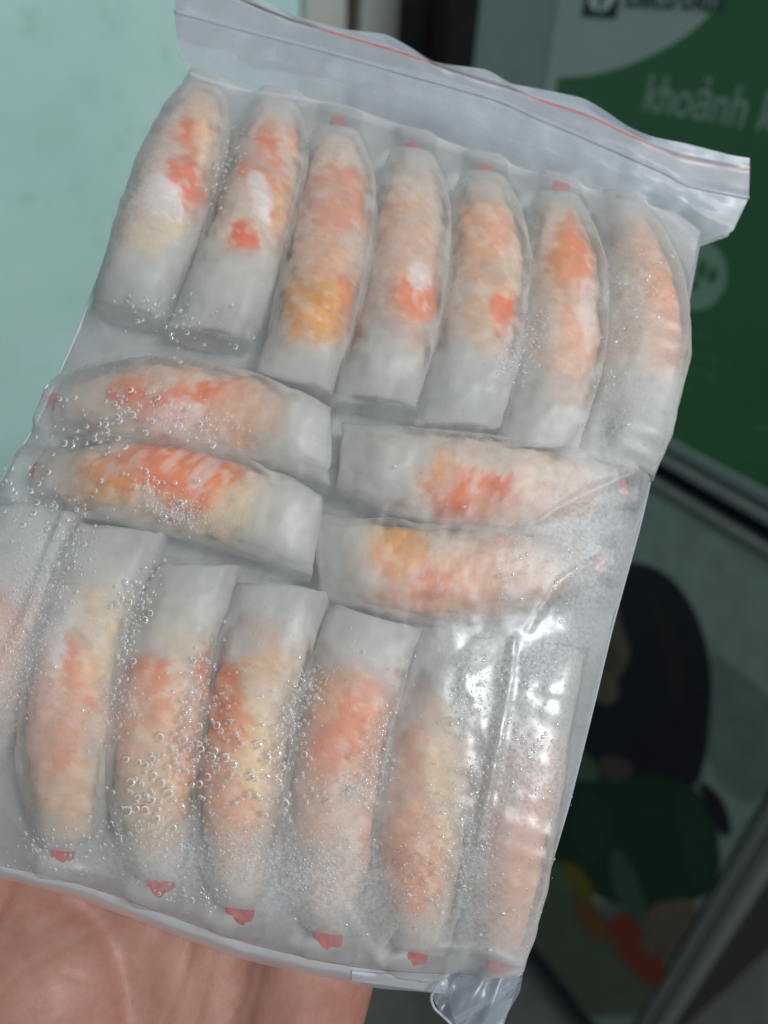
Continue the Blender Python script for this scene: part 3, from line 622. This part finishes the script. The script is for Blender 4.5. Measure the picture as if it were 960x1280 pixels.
# zip band above the body
LIP = [(226, -62), (300, -14), (345, 8), (369, 20), (428, 36), (482, 43), (514, 60), (545, 78), (607, 87), (639, 104), (689, 114), (729, 123), (754, 137), (785, 158), (816, 171), (860, 180), (910, 193), (937, 198)]
RED = [(222, -40), (303, 0), (362, 24), (419, 42), (494, 64), (589, 96), (639, 111), (676, 126), (711, 137), (747, 150), (785, 169), (847, 195), (885, 203), (937, 213)]
RID = [(218, 14), (300, 36), (400, 62), (500, 90), (620, 124), (670, 146), (718, 166), (785, 195), (835, 218), (862, 232), (936, 247)]
FOLD = [(222, 62), (250, 72), (420, 106), (520, 138), (640, 180), (760, 220), (850, 252), (916, 289)]
JOIN = [(240, 94), (300, 114), (420, 134), (520, 167), (640, 210), (760, 247), (840, 270), (880, 303)]
n = 130; ss = np.linspace(0, 1, n)
curves = [polyline(c_, ss) for c_ in (LIP, RED, RID, FOLD, JOIN)]
heights = [0.0030, 0.0022, 0.0030, 0.0030, 0.0016]
rows = []
for k in range(4):
    for w in np.linspace(0, 1, 7)[: (7 if k == 3 else 6)]:
        P = curves[k] * (1 - w) + curves[k + 1] * w; hgt = heights[k] * (1 - w) + heights[k + 1] * w
        rows.append([B(P[i, 0], P[i, 1], hgt + 0.0007 * math.sin(i * .13 + k) * (1 if k < 2 else .4) + 0.0004 * fbm((i * .12, k + w, 2.0))) for i in range(n)])
nr = len(rows)
z0 = obj('zip_band', np.array(rows).reshape(-1, 3), grid_faces(n, nr), M_zip, bag, True)
bandfrost = np.array([[0.70 * min(1, max(0, (nr - 1 - j) / 9.0)) for i in range(n)] for j in range(nr)])
attr_float(z0, 'frost', bandfrost.ravel()); attr_float(z0, 'wet', np.zeros(n * nr))
lipback = [[q - np.array([0, 0, 0.0028 - 0.0022 * max(0, j / nr - .6)]) for q in r_] for j, r_ in enumerate(rows)]
obj('zip_band_back', np.array(lipback).reshape(-1, 3), [f[::-1] for f in grid_faces(n, nr)], M_clear, bag, True)
def tube(name, pts, rad, m, parent, seg=8, flat=1.0):
    P = np.array(pts); vs_ = []
    for i in range(len(P)):
        d_ = P[min(i + 1, len(P) - 1)] - P[max(i - 1, 0)]; d_ /= np.linalg.norm(d_)
        a_ = np.array([-d_[1], d_[0], 0]); a_ /= np.linalg.norm(a_); b_ = np.cross(d_, a_)
        for k in range(seg):
            an = 2 * math.pi * k / seg; vs_.append(P[i] + rad * (a_ * math.cos(an) + b_ * math.sin(an) * flat))
    fs = grid_faces(seg, len(P), True); fs += [tuple(range(seg))[::-1], tuple((len(P) - 1) * seg + i for i in range(seg))]
    return obj(name, vs_, fs, m, parent, True)
M_red = plain('red_plastic', (0.62, 0.075, 0.05), 0.4, 0.4, 0.15, 200)
def lift(curve, k, up_): 
    return [B(curve[i, 0], curve[i, 1], rows[k * 6][i][2] + up_) for i in range(n)]
tube('red_closing_line', lift(curves[1], 1, -0.0001), 0.00032, M_red, z0, 8, 0.5)
tube('zip_ridge', lift(curves[2], 2, 0.0002), 0.0006, M_ridge, z0, 8, 0.7)

# side seams and bottom seam
def strip(name, A, Bc, ha, hb_, m, parent, nn=70, wob=0.0003):
    a_, b_ = polyline(A, np.linspace(0, 1, nn)), polyline(Bc, np.linspace(0, 1, nn)); rr = []
    for w in np.linspace(0, 1, 6):
        P = a_ * (1 - w) + b_ * w
        rr.append([B(P[i, 0], P[i, 1], ha * (1 - w) + hb_ * w + wob * fbm((i * (.3 if nn > 40 else .09), w * 1.6, len(name)), 2)) for i in range(nn)])
    return obj(name, np.array(rr).reshape(-1, 3), grid_faces(nn, 6), m, parent, True)
tube('side_seam', [B(x, y, 0.0002) for x, y in polyline(RIGC, np.linspace(0, 1, 90))], 0.00035, M_ridge, bag)
tube('side_seam', [B(x, y, 0.0002) for x, y in polyline(LEFC, np.linspace(0, 1, 90))], 0.0004, M_ridge, bag)
M_seam = film_mat('seam_film', 0.74, 0.16, 0.4, (0.68, 0.70, 0.72), bump=0.1)
A_ = np.stack([U[0], V[0], H[0]], -1)[::2]; A_ = A_[: int(len(A_) * .90)]
low = polyline([(-215, 1056), (0, 1098), (100, 1124), (200, 1162), (300, 1198), (400, 1222), (480, 1236), (560, 1242)], np.linspace(0, 1, len(A_)))
rr = []
for w in np.linspace(0, 1, 7):
    rr.append([A_[i] * (1 - w) + B(low[i, 0], low[i, 1], -0.0065) * w + np.array([0, 0, 0.0012 * math.sin(math.pi * w) + 0.0003 * fbm((i * .15, w * 2, 5.5))]) for i in range(len(A_))])
obj('bottom_seam', np.array(rr).reshape(-1, 3), grid_faces(len(A_), 7), M_seam, bag, True)
strip('bottom_seam', [(440, 1214), (500, 1219), (560, 1224)], [(440, 1226), (500, 1234), (556, 1243)], -0.0022, -0.0035, film_mat('white_fold', 0.85, 0.05, 0.4, (0.82, 0.84, 0.88), bump=0.08), bag, 30)
# the clear corner that sticks out below
cr = strip('corner_flap', [(556, 1214), (575, 1216), (610, 1222), (656, 1204)], [(540, 1246), (556, 1274), (582, 1300), (620, 1310)], -0.002, 0.001, film_mat('corner_film', 0.22, 0.30, 0.28, (0.6, 0.68, 0.78), bump=0.2), bag, 40, 0.0020)
strip('corner_flap', [(654, 1206), (654, 1214), (652, 1228), (650, 1240)], [(575, 1216), (560, 1240), (570, 1280), (610, 1308)], -0.001, -0.0035, bpy.data.materials['corner_film'], bag, 40, 0.0020)
tube('corner_edge', [B(x, y, -0.0012) for x, y in polyline([(560, 1218), (546, 1232), (539, 1246), (543, 1260), (560, 1276), (582, 1300)], np.linspace(0, 1, 40))], 0.0003, M_ridge, cr)

# ------------------------------------------------------------------ droplets on the film
M_water, nt, out = mat('water')
# clear water: passes light straight through, mirrors at its skin, and a painted white rim stands in for the bright refracted ring
tr = N(nt, 'BsdfTransparent'); gl = N(nt, 'BsdfGlossy'); gl.inputs['Roughness'].default_value = 0.08; gl.inputs[0].default_value = (1, 1, 1, 1)
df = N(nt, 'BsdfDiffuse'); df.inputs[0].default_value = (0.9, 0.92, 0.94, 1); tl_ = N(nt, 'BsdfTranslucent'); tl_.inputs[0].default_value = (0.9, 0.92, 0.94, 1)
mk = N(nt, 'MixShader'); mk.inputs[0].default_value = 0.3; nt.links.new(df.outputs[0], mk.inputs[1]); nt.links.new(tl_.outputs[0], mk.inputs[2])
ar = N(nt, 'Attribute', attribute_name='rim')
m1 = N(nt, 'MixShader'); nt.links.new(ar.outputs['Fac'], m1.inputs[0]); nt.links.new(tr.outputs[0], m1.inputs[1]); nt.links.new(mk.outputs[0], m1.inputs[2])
fz = N(nt, 'Fresnel'); fz.inputs[0].default_value = 1.34
m2 = N(nt, 'MixShader'); nt.links.new(math_(nt, 'MULTIPLY', fz.outputs[0], 3.0, clamp=True), m2.inputs[0]); nt.links.new(m1.outputs[0], m2.inputs[1]); nt.links.new(gl.outputs[0], m2.inputs[2])
nt.links.new(m2.outputs[0], out.inputs[0])
# interpolate film height at a picture point
FLATU, FLATV, FLATH = U.ravel(), V.ravel(), H.ravel()
cell = {}
for k in range(0, len(FLATU)):
    cell.setdefault((int(FLATU[k] // 0.002), int(FLATV[k] // 0.002)), []).append(k)
def film_at(px, py):
    h = 0.006
    for _ in range(3):
        q = B(px, py, h); i, j = int(q[0] // 0.002), int(q[1] // 0.002); best, bd = None, 1
        for a in (-1, 0, 1):
            for b_ in (-1, 0, 1):
                for k in cell.get((i + a, j + b_), ()):
                    d_ = (FLATU[k] - q[0]) ** 2 + (FLATV[k] - q[1]) ** 2
                    if d_ < bd: bd, best = d_, k
        if best is None or bd > 3.5e-7: return None, None
        h = FLATH[best]
    j, i = divmod(best, NU); i = min(max(i, 1), NU - 2); j = min(max(j, 1), NV - 2)
    du = np.array([U[j, i + 1] - U[j, i - 1], V[j, i + 1] - V[j, i - 1], H[j, i + 1] - H[j, i - 1]])
    dv = np.array([U[j + 1, i] - U[j - 1, i], V[j + 1, i] - V[j - 1, i], H[j + 1, i] - H[j - 1, i]])
    nn = np.cross(du, dv); nn /= np.linalg.norm(nn)
    return B(px, py, h), (nn if nn[2] > 0 else -nn)
def dome(seg, prof_):
    """drop turned from (radius, height) pairs, open underneath; the rim value paints the bright refracted ring"""
    vs_, fs, rim = [], [], []
    for k, (r_, z_, m_) in enumerate(prof_):
        for i in range(seg):
            a_ = 2 * math.pi * i / seg; vs_.append((r_ * math.cos(a_), r_ * math.sin(a_), z_)); rim.append(m_)
    rings = len(prof_); vs_.append((0, 0, prof_[-1][1] * 1.04)); rim.append(prof_[-1][2])
    for r_ in range(rings - 1):
        for k in range(seg): fs.append((r_ * seg + k, r_ * seg + (k + 1) % seg, (r_ + 1) * seg + (k + 1) % seg, (r_ + 1) * seg + k))
    for k in range(seg): fs.append(((rings - 1) * seg + k, (rings - 1) * seg + (k + 1) % seg, rings * seg))
    return vs_, fs, rim
# px, py, sx, sy, count, min size, max size (px radius), lean
CL = [(212, 402, 42, 26, 60, 1.2, 3.6), (284, 212, 12, 30, 46, 1.0, 2.6), (180, 385, 30, 14, 20, 1.5, 4.5),
      (172, 520, 46, 24, 60, 1.6, 5.0), (110, 545, 34, 18, 40, 1.4, 4.6), (270, 530, 30, 14, 40, 1.0, 2.2), (190, 610, 26, 16, 34, 1.6, 4.2), (225, 640, 24, 12, 170, .9, 2.0), (215, 512, 26, 16, 60, .9, 1.8),
      (30, 610, 26, 30, 40, 1.2, 4.0), (80, 640, 30, 20, 26, 1.2, 3.6), (88, 690, 14, 40, 60, 1.0, 3.2), (50, 730, 34, 60, 220, .7, 1.8), (25, 820, 22, 60, 160, .7, 1.8),
      (165, 750, 14, 26, 44, 1.4, 4.6), (180, 745, 10, 30, 34, 1.0, 2.4), (160, 800, 10, 30, 34, 1.4, 4.0), (245, 850, 10, 26, 44, 1.2, 3.4),
      (225, 940, 34, 50, 62, 2.2, 6.0), (245, 915, 20, 60, 70, 1.0, 2.6), (195, 985, 30, 30, 30, 2.0, 5.6), (275, 960, 16, 40, 50, 1.0, 2.6), (150, 880, 24, 40, 70, .8, 2.0),
      (365, 900, 18, 40, 110, 1.0, 2.6), (350, 960, 28, 34, 44, 1.8, 5.2), (385, 860, 16, 20, 50, .9, 1.8), (330, 1000, 30, 20, 30, 1.2, 3.2), (420, 980, 26, 26, 46, 1.0, 2.8),
      (470, 940, 12, 34, 130, .8, 2.2), (460, 980, 20, 26, 60, .9, 2.6), (560, 1010, 24, 60, 100, .8, 2.0), (595, 1000, 22, 60, 110, 1.0, 3.2), (588, 1060, 22, 50, 150, .8, 2.2), (600, 1120, 40, 30, 34, 1.0, 3.2),
      (588, 870, 16, 40, 110, .9, 2.6), (650, 930, 26, 40, 120, .9, 2.8), (660, 850, 26, 30, 50, 1.0, 3.6), (700, 730, 24, 40, 40, 1.0, 3.0), (640, 705, 14, 30, 40, .9, 2.4),
      (660, 430, 16, 30, 60, 1.0, 2.4), (640, 460, 14, 12, 24, 1.0, 2.2), (800, 345, 26, 26, 60, 1.0, 2.8), (795, 400, 22, 30, 24, 1.2, 3.6), (770, 470, 20, 26, 16, 1.6, 5.0), (755, 520, 26, 18, 16, 1.0, 2.6),
      (560, 610, 60, 26, 14, .8, 1.8), (320, 1060, 70, 30, 260, .7, 1.7), (180, 1040, 50, 26, 120, .8, 2.0), (100, 1070, 40, 16, 30, 1.0, 2.2), (400, 1080, 40, 36, 150, .7, 1.8), (30, 1060, 26, 20, 30, .9, 2.2), (240, 1120, 30, 14, 30, 1.0, 2.2),
      (520, 1090, 30, 50, 120, .6, 1.5), (690, 1040, 20, 80, 50, .8, 2.0), (868, 285, 5, 26, 14, .9, 1.8), (475, 840, 60, 40, 30, .7, 1.6), (300, 860, 40, 60, 30, .8, 1.6)]
rg = random.Random(11); drops = []
for (px, py, sx_, sy_, cnt, r0, r1) in CL:
    for _ in range(cnt if r1 > 2.7 else int(cnt * 1.6)):
        # clusters lean with the rolls
        a_, b_ = rg.gauss(0, .75), rg.gauss(0, .75)
        x = px + a_ * sx_ - b_ * sy_ * .28; y = py + b_ * sy_ + a_ * sx_ * .2
        r_ = r0 + (r1 - r0) * rg.random() ** 2.2
        if r_ > 1.5 and any((x - d[0]) ** 2 + (y - d[1]) ** 2 < (0.85 * (r_ + d[2])) ** 2 for d in drops): continue
        drops.append((x, y, r_))
drops.sort(key=lambda d: -d[2])
SEED = Matrix.Identity(3)
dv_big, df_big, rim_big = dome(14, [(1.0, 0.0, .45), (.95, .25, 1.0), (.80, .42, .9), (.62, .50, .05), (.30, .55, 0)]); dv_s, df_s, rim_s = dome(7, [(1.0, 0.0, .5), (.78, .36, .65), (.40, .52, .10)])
meshes = []
for k in range(5):
    rr = random.Random(k); me = bpy.data.meshes.new('droplet')
    ph = rr.uniform(0, 6)
    me.from_pydata([(x * (1 + .13 * math.sin(2 * math.atan2(y, x) + ph)), y * (1 + .08 * math.sin(3 * math.atan2(y, x) + ph)), z * .8) for x, y, z in dv_big], [], df_big); me.update()
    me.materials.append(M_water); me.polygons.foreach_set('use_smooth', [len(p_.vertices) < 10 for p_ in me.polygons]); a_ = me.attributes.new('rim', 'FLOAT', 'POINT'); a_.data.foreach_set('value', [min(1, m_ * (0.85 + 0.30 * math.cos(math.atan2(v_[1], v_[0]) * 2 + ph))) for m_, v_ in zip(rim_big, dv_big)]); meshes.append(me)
tv, tf, trim_, nbig = [], [], [], 0
for (x, y, r_) in drops:
    q, nn = film_at(x, y)
    if q is None: continue
    rad = r_ * 1.02 / 4900.0
    zax = Vector(nn); xax = Vector((math.cos(x), math.sin(x), 0)); xax = (xax - zax * xax.dot(zax)).normalized(); yax = zax.cross(xax)
    c_ = Vector(q) + zax * 0.00002
    if r_ > 3.4 and nbig < 280:
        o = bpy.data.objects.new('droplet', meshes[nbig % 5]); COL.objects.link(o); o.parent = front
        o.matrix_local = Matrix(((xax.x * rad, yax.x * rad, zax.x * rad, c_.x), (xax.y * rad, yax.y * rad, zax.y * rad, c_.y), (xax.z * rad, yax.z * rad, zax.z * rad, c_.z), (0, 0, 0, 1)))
        nbig += 1
    else:
        k0 = len(tv); st = 1 + 0.5 * rg.random() ** 2
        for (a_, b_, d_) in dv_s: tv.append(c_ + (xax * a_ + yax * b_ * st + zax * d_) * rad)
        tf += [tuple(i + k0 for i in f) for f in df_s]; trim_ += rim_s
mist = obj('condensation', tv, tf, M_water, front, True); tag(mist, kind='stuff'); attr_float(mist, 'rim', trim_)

# ================================================================== HAND
M_skin, nt, out = mat('skin')
co_ = coords(nt); pb = N(nt, 'BsdfPrincipled'); cr_ = N(nt, 'Attribute', attribute_name='crease')
base = ramp(nt, noise_tex(nt, 55, 5, 0.6, co_), [(0.30, (0.32, 0.145, 0.110, 1)), (0.5, (0.37, 0.190, 0.150, 1)), (0.72, (0.375, 0.215, 0.150, 1))])
spot = ramp(nt, noise_tex(nt, 160, 5, 0.7, co_), [(0.35, (0.86, 0.74, 0.70, 1)), (0.6, (1, 1, 1, 1))])
mx = N(nt, 'MixRGB', blend_type='MULTIPLY'); mx.inputs[0].default_value = 0.6; nt.links.new(base, mx.inputs[1]); nt.links.new(spot, mx.inputs[2])
mx2 = N(nt, 'MixRGB'); nt.links.new(math_(nt, 'MULTIPLY', cr_.outputs['Fac'], 0.35), mx2.inputs[0]); nt.links.new(mx.outputs[0], mx2.inputs[1]); mx2.inputs[2].default_value = (0.30, 0.12, 0.055, 1)
nt.links.new(mx2.outputs[0], pb.inputs['Base Color'])
pb.inputs['Roughness'].default_value = 0.5; pb.inputs['Specular IOR Level'].default_value = 0.35
mp = N(nt, 'Mapping'); mp.inputs['Scale'].default_value = (1.0, 0.65, 1.0); nt.links.new(co_, mp.inputs['Vector'])
hgt = math_(nt, 'ADD', math_(nt, 'MULTIPLY', noise_tex(nt, 420, 5, 0.65, mp.outputs[0]), 0.7), math_(nt, 'MULTIPLY', noise_tex(nt, 1500, 3, 0.6, co_), 0.25))
bp = N(nt, 'Bump'); bp.inputs['Strength'].default_value = 0.28; bp.inputs['Distance'].default_value = 0.0006
nt.links.new(hgt, bp.inputs['Height']); nt.links.new(bp.outputs[0], pb.inputs['Normal'])
nt.links.new(pb.outputs[0], out.inputs[0])

def capsule(bm, p0, p1, r0, r1, seg=16, steps=7):
    p0, p1 = Vector(p0), Vector(p1); ax = (p1 - p0); L = ax.length; ax.normalize()
    a_ = ax.orthogonal().normalized(); b_ = ax.cross(a_); rings = []
    for k in range(5): an = math.pi / 2 * k / 5; rings.append((-r0 * math.cos(an), r0 * math.sin(an) if k else 0.0002))
    for k in range(steps): w = k / (steps - 1); rings.append((L * w, r0 + (r1 - r0) * w))
    for k in range(4, -1, -1): an = math.pi / 2 * k / 5; rings.append((L + r1 * math.cos(an), r1 * math.sin(an) if k else 0.0002))
    vv = [[bm.verts.new(p0 + ax * y + (a_ * math.cos(2 * math.pi * i / seg) + b_ * math.sin(2 * math.pi * i / seg)) * r_) for i in range(seg)] for y, r_ in rings]
    for j in range(len(vv) - 1):
        for i in range(seg): bm.faces.new((vv[j][i], vv[j][(i + 1) % seg], vv[j + 1][(i + 1) % seg], vv[j + 1][i]))
    bm.faces.new(vv[0][::-1]); bm.faces.new(vv[-1])
bm = bmesh.new()
def cap(a, b_, r0, r1): capsule(bm, B(a[0], a[1], a[2]), B(b_[0], b_[1], b_[2]), r0, r1)
WR = [(120, 1560, -.024), (300, 1560, -.024)]
KN = [(70, 820, -.027), (170, 790, -.0275), (275, 800, -.0275), (375, 850, -.027)]                # knuckles behind the bag
for k, kn in enumerate(KN):                                                                       # palm slab
    w = k / 3; wr = (140 + 190 * w, 1480, -.026)
    cap(wr, kn, .0165, .0145)
    if k: cap(((wr[0] + 140 + 190 * (k - 1) / 3) / 2, 1440, -.026), ((kn[0] + KN[k - 1][0]) / 2, kn[1] + 40, -.028), .0155, .0135)
cap((62, 1230, -.021), (150, 1460, -.026), .0235, .0190)                                           # ball of the thumb
cap((20, 1120, -.026), (62, 1230, -.021), .0190, .0235)
cap((398, 1150, -.024), (362, 1290, -.0235), .0185, .0178); cap((362, 1290, -.0235), (318, 1500, -.026), .0178, .0165)   # heel on the little-finger side
cap((230, 1180, -.028), (235, 1450, -.028), .0180, .0170)
cap((170, 1480, -.028), (150, 1900, -.034), .0200, .0240); cap((310, 1480, -.028), (320, 1900, -.034), .0195, .0230)      # wrist and forearm
cap((240, 1480, -.028), (235, 1900, -.034), .0200, .0260)
cap((235, 1900, -.034), (240, 2500, -.050), .0330, .0400)
FING = [[(70, 820), (84, 640), (104, 530), (126, 450)], [(170, 790), (200, 590), (222, 470), (240, 385)], [(275, 800), (310, 610), (332, 500), (348, 420)], [(375, 850), (420, 700), (440, 620), (452, 560)]]
for k, fg in enumerate(FING):
    hs = (-.0245, -.0215, -.0200, -.0190); rs = ((.0098, .0090, .0083, .0072), (.0100, .0092, .0085, .0074), (.0096, .0088, .0081, .0070), (.0084, .0077, .0072, .0064))[k]
    for a in range(3): cap((*fg[a], hs[a]), (*fg[a + 1], hs[a + 1]), rs[a], rs[a + 1])
cap((20, 1120, -.026), (-50, 960, -.026), .0150, .0115); cap((-50, 960, -.026), (-70, 850, -.0235), .0115, .0095)           # thumb lying along the back
me = bpy.data.meshes.new('hand'); bm.to_mesh(me); bm.free()
hand = bpy.data.objects.new('hand', me); COL.objects.link(hand); hand.matrix_world = MBAG
md = hand.modifiers.new('r', 'REMESH'); md.mode = 'VOXEL'; md.voxel_size = 0.0011
md = hand.modifiers.new('s', 'SMOOTH'); md.iterations = 26; md.factor = 0.5
dg = bpy.context.evaluated_depsgraph_get(); dg.update()
me2 = bpy.data.meshes.new_from_object(hand.evaluated_get(dg)); hand.modifiers.clear(); hand.data = me2; bpy.data.meshes.remove(me); me2.name = 'hand'
co = np.zeros(len(me2.vertices) * 3, np.float32); me2.vertices.foreach_get('co', co); co = co.reshape(-1, 3)
CRE = [([(240, 1150), (236, 1190), (226, 1230), (214, 1262), (196, 1310)], .0007, 1.0), ([(272, 1160), (262, 1210), (250, 1262), (236, 1310)], .0006, .5), ([(300, 1180), (292, 1210), (262, 1240), (210, 1262), (150, 1275)], .0006, .45),
       ([(14, 1090), (12, 1120), (0, 1150), (-14, 1190)], .0012, .8), ([(120, 1165), (80, 1180), (40, 1200), (20, 1230)], .0006, .3), ([(60, 1150), (90, 1200), (150, 1230), (186, 1246)], .0006, .35),
       ([(216, 1196), (246, 1192), (272, 1194)], .0005, .35), ([(120, 1262), (170, 1248), (190, 1240)], .0005, .35), ([(330, 1200), (320, 1240), (306, 1290)], .0010, .35), ([(436, 1228), (446, 1240), (442, 1262)], .0007, .4),
       ([(180, 1150), (150, 1200), (130, 1240), (120, 1290)], .0007, .25), ([(30, 1260), (90, 1240), (140, 1215), (180, 1180)], .0005, .25)]
cre = np.zeros(len(co))
vis = (co[:, 2] > -0.035) & (co[:, 1] < B(200, 1040)[1])
for pts, wd_, st in CRE:
    P = polyline(pts, np.linspace(0, 1, 40)); Q = np.array([B(x, y, -.009)[:2] for x, y in P])
    for k in np.where(vis)[0]:
        d_ = math.sqrt(((Q - co[k, :2]) ** 2).sum(1).min())
        if d_ < wd_ * 3: cre[k] = max(cre[k], st * math.exp(-(d_ / wd_) ** 2))
nrm = np.zeros(len(co) * 3, np.float32); me2.vertices.foreach_get('normal', nrm); nrm = nrm.reshape(-1, 3)
co = co - nrm * (0.0006 * cre)[:, None]
me2.vertices.foreach_set('co', co.ravel()); me2.update()
attr_float(hand, 'crease', cre)
me2.materials.clear(); me2.materials.append(M_skin); me2.polygons.foreach_set('use_smooth', [True] * len(me2.polygons))
tag(hand, 'open palm and wrist holding the bag from below and behind', 'hand')
